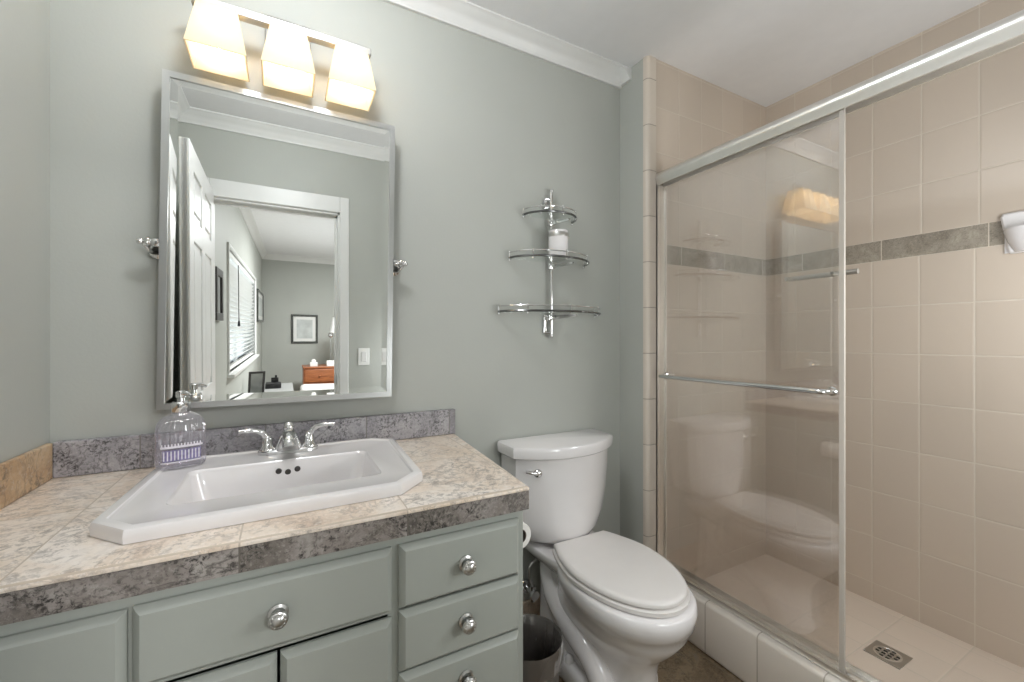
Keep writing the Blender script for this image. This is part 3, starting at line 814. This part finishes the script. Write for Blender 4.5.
# ------------------------------------------------------------------ three-tier wall shelf
t = thing('wall_shelf', 'three-tier chrome wall shelf with half-round glass tiers above the toilet', 'shelf', (.978, 1.49, 1.21))
b = nb(); PX = .978
tube(b, [(PX + .008, 1.478, 1.215), (PX + .008, 1.478, 1.815)], .0065, 12); ball(b, (PX + .008, 1.478, 1.82), .009, 12); ball(b, (PX + .008, 1.478, 1.212), .009, 12)
for z0, z1 in ((1.222, 1.30), (1.745, 1.79)): box(b, PX - .022, PX - .006, 1.488, 1.499, z0, z1, .002)
for z in (1.225, 1.29, 1.75, 1.785): tube(b, [(PX - .014, 1.489, z), (PX + .008, 1.482, z)], .004, 8)
obj('pole', b, M['chrome'], t, 40)
for z, hw, dp in ((1.700, .121, .105), (1.519, .185, .13), (1.304, .240, .15)):
    cx = PX + (.004 if hw > .2 else -.003)
    arc = lambda hw_, dp_, n=28: [(cx + hw_ * math.cos(PI + PI * i / n), 1.484 + dp_ * math.sin(PI + PI * i / n)) for i in range(n + 1)]
    b = nb(); prism(b, arc(hw - .003, dp - .003), z, z + .006); tier = obj('tier', b, M['glass_edge'], t, None, 'clear half-round glass tier')
    b = nb()
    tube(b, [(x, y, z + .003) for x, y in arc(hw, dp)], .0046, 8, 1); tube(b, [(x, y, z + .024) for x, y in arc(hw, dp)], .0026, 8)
    pts = arc(hw, dp)
    for k in (0, 7, 14, 21, 28):
        x, y = pts[k]; tube(b, [(x, y, z - .005), (x, y, z + .027)], .003, 8); ball(b, (x, y, z - .005), .0052, 8); ball(b, (x, y, z + .027), .004, 8)
    obj('rail', b, [M['chrome'], M['dark_chrome']], tier, 40)
    b = nb()
    box(b, PX - .008, PX + .022, 1.470, 1.490, z - .028, z - .001, .004)
    loft(b, [[(PX + .012 + a, 1.472 + c2, z - .004 - h) for a, c2, h in ((-.006, 0, 0), (.006, 0, 0), (.006, 0, .020), (-.006, 0, .020))],
             [(PX + .012 + dp * .42 + a, 1.472 - dp * .52, z - .004 - h) for a, h in ((-.004, 0), (.004, 0), (.004, .008), (-.004, .008))]])
    obj('bracket', b, M['chrome'], tier, 40)
t = thing('tumbler', 'white ceramic tumbler standing on the middle tier of the wall shelf', 'tumbler', (.985, 1.425, 1.5255))
b = nb(); lathe(b, [(0, 1.5255), (.036, 1.5255), (.0395, 1.529), (.0405, 1.56), (.0405, 1.634), (.0395, 1.638), (.037, 1.636), (.036, 1.56), (.033, 1.535), (0, 1.533)], (.985, 1.425, 0), 32); obj('cup', b, M['porcelain'], t, 40)
b = nb(); lathe(b, [(.0408, 1.612), (.0412, 1.614), (.0412, 1.6265), (.0408, 1.629)], (.985, 1.425, 0), 32); obj('rim_band', b, M['nickel'], t, 40, 'dull metal rim band')

# ------------------------------------------------------------------ toilet
TX, BXC = .980, .997      # tank centre, bowl centre
t = thing('toilet', 'white two-piece toilet with closed lid beside the vanity', 'toilet', (TX, 1.15, 0))
def tank_ring(z, hwb, hwf, yf, bow, n=20, yb=1.488, r=.02):
    """back straight, sides drawn in to the front, front bowed"""
    pts = [(TX + hwb, yb), (TX - hwb, yb), (TX - hwb, yb - .02)]
    for i in range(n + 1):
        s = -1 + 2 * i / n
        pts.append((TX + hwf * s, yf - bow * (1 - abs(s) ** 2.2)))
    pts.append((TX + hwb, yb - .02))
    return [(x, y, z) for x, y in pts]
b = nb()
loft(b, [tank_ring(.418, .120, .130, 1.395, .075), tank_ring(.428, .150, .155, 1.385, .080), tank_ring(.45, .175, .178, 1.380, .082), tank_ring(.50, .195, .196, 1.378, .083), tank_ring(.58, .210, .210, 1.376, .083), tank_ring(.68, .222, .220, 1.376, .083), tank_ring(.757, .225, .221, 1.376, .083)])
obj('tank', b, M['porcelain'], t, 40)
b = nb()
loft(b, [tank_ring(.751, .232, .228, 1.368, .086), tank_ring(.757, .239, .236, 1.364, .090), tank_ring(.786, .242, .239, 1.361, .091), tank_ring(.795, .239, .236, 1.364, .090), tank_ring(.799, .232, .229, 1.369, .088)])
obj('tank_lid', b, M['porcelain'], t, 35)
b = nb()
hx, hy, hz = TX - .150, 1.334, .700
lathe(b, [(.017, .012), (.017, -.006), (.013, -.012), (.006, -.016), (0, -.0165)], (hx, hy, hz), 20, 'Y'); tube(b, spline([(hx, hy - .008, hz), (hx - .025, hy - .012, hz + .006), (hx - .052, hy - .002, hz + .012)], 5), [.007] * 4 + [.0055] * 7, 10)
obj('flush_lever', b, M['chrome'], t, 40)
# bowl, pedestal and rear deck in one surface
b = nb()
def egg(z, hw, yf, yb, cyk=.5, nf=2.0, nbk=2.6, n=64):
    cy = yb + (yf - yb) * cyk
    return [(x, y, z) for x, y in superellipse(BXC, cy, hw, cy - yf, yb - cy, nf, nbk, n)]
loft(b, [egg(0, .115, .935, 1.41, .45, 2.6, 4), egg(.02, .113, .938, 1.41, .45, 2.6, 4), egg(.03, .106, .945, 1.40, .45, 2.5, 4), egg(.13, .100, .945, 1.38, .48, 2.3, 3.2), egg(.185, .106, .935, 1.37, .5, 2.2, 3),
         egg(.225, .125, .905, 1.36, .52, 2.1, 2.8), egg(.265, .146, .868, 1.345, .54, 2.05, 2.6), egg(.305, .162, .840, 1.33, .55, 2.0, 2.4), egg(.333, .167, .835, 1.32, .56, 2.0, 2.4),
         egg(.341, .176, .822, 1.318, .56), egg(.375, .180, .816, 1.318, .56), egg(.395, .178, .818, 1.318, .56), egg(.402, .172, .825, 1.315, .56)])
# rear deck the tank sits on
def deck(z, hw, y0):
    out = []
    for x, y in rrect(-hw, hw, y0, 1.475, .035):
        k = (1.475 - y) / .315
        out.append((TX + (BXC - TX) * k + x * (1 - .10 * k), y, z))
    return out
loft(b, [deck(.30, .08, 1.30), deck(.35, .125, 1.22), deck(.378, .150, 1.18), deck(.398, .153, 1.16), deck(.4035, .148, 1.165)])
# shaft below the deck and the S-bend of the trapway down each side
loft(b, [[(x, y, z) for x, y in rrect(TX - h, TX + h, y0, 1.44, .03)] for z, h, y0 in ((0, .105, 1.25), (.02, .105, 1.25), (.03, .09, 1.27), (.385, .080, 1.30))])
for sgn in (-1, 1):
    tube(b, spline([(TX + sgn * .050, 1.39, .385), (TX + sgn * .068, 1.37, .27), (TX + sgn * .084, 1.24, .20), (TX + sgn * .088, 1.11, .16), (TX + sgn * .085, 1.04, .09), (TX + sgn * .08, 1.03, .02)], 6),
         [.040] * 8 + [.045] * 10 + [.042] * 13, 20)
    box(b, TX + sgn * .098 - .028, TX + sgn * .098 + .028, 1.10, 1.34, 0, .075, .018, 3)
obj('bowl', b, M['porcelain'], t, 50)
for sgn in (-1, 1):
    b = nb(); lathe(b, [(.016, .0745), (.0165, .080), (.014, .090), (.008, .097), (0, .099)], (TX + sgn * .105, 1.20, 0), 20); obj('bolt_cap', b, M['porcelain'], t, 50)
def lid_poly(hw, yf, yb, bw, n=72):
    """straight hinge edge, full sides, rounded front"""
    pts = []
    cy = 1.115
    for i in range(n + 1):
        a = PI + PI * i / n
        pts.append((BXC + hw * math.copysign(abs(math.cos(a)) ** .96, math.cos(a)), cy + (cy - yf) * math.sin(a)))
    k = 10
    for i in range(1, k): s = i / k; pts.append((BXC + hw + (bw - hw) * (s ** 1.7), cy + (yb - cy) * s))
    pts += [(BXC + bw, yb), (BXC - bw, yb)]
    for i in range(k - 1, 0, -1): s = i / k; pts.append((BXC - hw - (bw - hw) * (s ** 1.7), cy + (yb - cy) * s))
    return pts
b = nb(); rr = []
for ins, z in ((.018, .4020), (.018, .4062), (.002, .4068), (.0, .4085), (.0, .4195), (.003, .4220)): rr.append([(x, y, z) for x, y in offset_poly(lid_poly(.176, .836, 1.304, .122), ins)])
loft(b, rr); obj('seat', b, M['seat'], t, 40)
b = nb(); rr = []
for ins, z in ((.018, .4215), (.018, .4262), (.002, .4268), (.0, .4285), (.0, .436), (.003, .441), (.010, .4445), (.018, .4455)): rr.append([(x, y, z) for x, y in offset_poly(lid_poly(.172, .843, 1.302, .118), ins)])
loft(b, rr); obj('lid', b, M['seat'], t, 40)
# supply line and valve
t2 = thing('supply_valve', 'chrome shutoff valve and braided hose on the wall behind the toilet', 'valve', (.885, 1.495, .2))
b = nb(); lathe(b, [(.028, .0), (.026, -.004), (.010, -.008), (.009, -.05), (0, -.05)], (.868, 1.487, .19), 18, 'Y'); lathe(b, [(.012, -.03), (.012, .03)], (.868, 1.435, .19), 14, 'Z', cap0=True, cap1=True); lathe(b, [(.018, -.075), (.020, -.068), (.018, -.06), (.006, -.058), (.006, -.04)], (.868, 1.487, .19), 14, 'Y', cap0=True); obj('valve', b, M['chrome'], t2, 40)
b = nb(); pts = spline([(.868, 1.435, .22), (.850, 1.43, .262), (.855, 1.43, .305), (.895, 1.43, .33), (.905, 1.43, .37), (.905, 1.43, .412)], 8); tube(b, pts, [.0055 + .0008 * (i % 2) for i in range(len(pts))], 8); obj('hose', b, M['nickel'], t2, 60)

# ------------------------------------------------------------------ waste bin and paper roll
bx_, by_, bh = .668, 1.125, .275
t = thing('waste_bin', 'grey waste bin with plastic liner on the floor between vanity and toilet', 'bin', (bx_, by_, 0))
M['bin'] = plain('grey_bin_metal', srgb(128, 126, 122), .38, .6, var=.05)
b = nb(); lathe(b, [(.078, .0), (.080, .004), (.098, bh - .045), (.101, bh - .044), (.1025, bh - .003), (.0995, bh), (.0985, bh - .004), (.095, bh - .05), (.077, .010), (0, .010)], (bx_, by_, 0), 40, cap0=True); obj('can', b, M['bin'], t, 35)
b = nb(); nn = 64; rr = []
for r, z, a_ in ((.1035, bh - .062, .0012), (.1055, bh - .03, .001), (.1055, bh - .01, .001), (.1035, bh + .004, .0006), (.0965, bh - .002, .0015), (.090, bh - .07, .004), (.080, bh - .16, .005), (.06, .03, .004)):
    rr.append([(bx_ + (r + a_ * math.sin(9 * an + z * 40) + a_ * .7 * math.sin(17 * an)) * math.cos(an), by_ + (r + a_ * math.sin(9 * an + z * 40) + a_ * .7 * math.sin(17 * an)) * math.sin(an), z) for an in [2 * PI * i / nn for i in range(nn)]])
loft(b, rr, True, False, True); obj('bin_liner', b, M['liner'], t, 80, 'clear crinkled bin liner')

t = thing('paper_holder', 'white toilet paper roll on a holder fixed to the vanity side panel', 'toilet paper', (.509, 1.03, .66))
b = nb(); box(b, .5075, .515, 1.105, 1.135, .645, .680, .003); tube(b, spline([(.512, 1.12, .662), (.545, 1.12, .662), (.560, 1.11, .662), (.562, 1.09, .662), (.562, .985, .662)], 5), .0045, 10); obj('arm', b, M['chrome'], t, 40)
b = nb(); lathe(b, [(.020, -.05), (.0345, -.05), (.036, -.047), (.036, .047), (.0345, .05), (.020, .05), (.020, -.05)], (.562, 1.045, .662), 40, 'Y'); roll = obj('paper_roll', b, M['paper'], t, 40)
b = nb(); lathe(b, [(.0202, -.0502), (.0202, .0502), (.0185, .0502), (.0185, -.0502), (.0202, -.0502)], (.562, 1.045, .662), 32, 'Y'); obj('cardboard_core', b, M['card'], roll, 40)

# ------------------------------------------------------------------ shower enclosure
t = thing('shower_enclosure', 'sliding glass shower doors with aluminium header on the tiled curb', 'shower door', (1.46, .63, .2))
b = nb()
prof = [(1.430 + .0, 1.878)]
cx, cz, R = 1.462, 1.905, .033
prof = [(cx + R * math.cos(a), cz + R * .85 * math.sin(a)) for a in [math.radians(d) for d in range(-35, 216, 12)]] + [(cx - .024, cz - .032), (cx - .018, cz - .032), (cx - .018, cz - .008), (cx + .018, cz - .008), (cx + .018, cz - .032), (cx + .024, cz - .032)]
loft(b, [[(x, YF + .002, z) for x, z in prof], [(x, YS - .001, z) for x, z in prof]]); obj('header', b, M['alum'], t, 40)
b = nb(); box(b, 1.438, 1.444, 1.322, YS - .0005, .2, 1.876); box(b, 1.438, 1.492, YS - .004, YS - .0005, .2, 1.876); box(b, 1.486, 1.492, 1.318, YS - .0005, .2, 1.876); obj('wall_jamb', b, M['alum'], t)
b = nb(); box(b, 1.432, 1.500, YF + .002, YS - .005, .2005, .2075, .001, 1); box(b, 1.432, 1.437, YF + .002, YS - .005, .2075, .222); box(b, 1.462, 1.466, YF + .002, YS - .005, .2075, .216); box(b, 1.495, 1.500, YF + .002, YS - .005, .2075, .222); obj('bottom_track', b, M['alum'], t)
M['seal'] = plain('clear_vinyl_seal', srgb(196, 188, 178), .35, var=.02)
for k, (x, y0, y1) in enumerate(((1.449, .634, 1.318), (1.480, .656, 1.312))):
    b = nb(); box(b, x - .003, x + .003, y0, y1, .214, 1.880); g = obj('glass_panel', b, M['glass'], t)
    if k == 0: b = nb(); box(b, x - .0045, x + .0045, y0 - .009, y0 + .005, .212, 1.880, .0015, 2); obj('edge_seal', b, M['seal'], g)
    b = nb()
    if k == 0:
        xx = x - .05; zz = 1.042
        pts = spline([(x - .004, 1.278, zz), (xx + .012, 1.278, zz), (xx, 1.262, zz), (xx, 1.2, zz)], 5) + spline([(xx, .72, zz), (xx, .672, zz), (xx + .012, .655, zz), (x - .004, .655, zz)], 5)
        tube(b, pts, .0085, 14)
        for y in (1.278, .655): lathe(b, [(.014, -.003), (.014, -.010), (.010, -.013)], (x, y, zz), 18, 'X')
    else:
        xx = x + .045; zz = 1.400
        tube(b, [(xx, .83, zz + .003), (xx, .624, zz + .003)], .008, 12)
        for y in (.81, .675): tube(b, [(x + .003, y, zz), (xx, y, zz)], .006, 10)
    obj('towel_bar', b, M['chrome' if k == 0 else 'nickel'], g, 40)

# floor drain
t = thing('shower_drain', 'square steel floor drain with round grate in the shower floor', 'drain', (1.915, .695, .06))
b = nb(); cx, cy, z = 1.915, .695, .0606
sq = [(cx - .052, cy - .052), (cx + .052, cy - .052), (cx + .052, cy + .052), (cx - .052, cy + .052)]
plate_hole(b, sq, superellipse(cx, cy, .040, .040, .040, 2, 2, 40), z + .003)
for i in range(4):
    p0, p1 = sq[i], sq[(i + 1) % 4]; b.faces.new([b.verts.new((*p0, z)), b.verts.new((*p1, z)), b.verts.new((*p1, z + .003)), b.verts.new((*p0, z + .003))])
obj('drain_plate', b, M['nickel'], t)
b = nb(); lathe(b, [(.0405, 0), (.0405, .0032), (.034, .0042), (.033, .0025)], (cx, cy, z), 40)
for o_ in (-.018, 0, .018):
    L = math.sqrt(.034 ** 2 - o_ ** 2)
    box(b, cx + o_ - .0025, cx + o_ + .0025, cy - L, cy + L, z + .0015, z + .004); box(b, cx - L, cx + L, cy + o_ - .0025, cy + o_ + .0025, z + .0015, z + .004)
obj('grate', b, M['alum'], t, 40)
b = nb(); lathe(b, [(0, .0003), (.039, .0003), (.039, .0006)], (cx, cy, z), 32); obj('drain_well', b, M['black'], t)

# soap dish on the right tile wall
t = thing('soap_dish', 'white ceramic soap dish fixed over the stone band in the shower', 'soap dish', (XR, .40, 1.56))
b = nb()
pl = lambda d: offset_poly([(.340, 1.497), (.470, 1.497), (.476, 1.505), (.494, 1.628), (.488, 1.640), (.322, 1.640), (.316, 1.628), (.334, 1.505)], d)
loft(b, [[(XR - .001, y, z) for y, z in pl(0)], [(XR - .014, y, z) for y, z in pl(0)], [(XR - .020, y, z) for y, z in pl(.006)]])
loft(b, [[(x, y, z) for x, y in [(XR - .008, .485), (XR - .008, .335)] + [(XR - .012 - dp * math.sin(PI * i / 14), .41 + hw * -math.cos(PI * i / 14)) for i in range(15)]] for z, dp, hw in ((1.500, .03, .05), (1.535, .06, .066), (1.57, .078, .076), (1.578, .078, .076), (1.574, .068, .066), (1.556, .05, .055))])
obj('dish', b, M['porcelain'], t, 40)
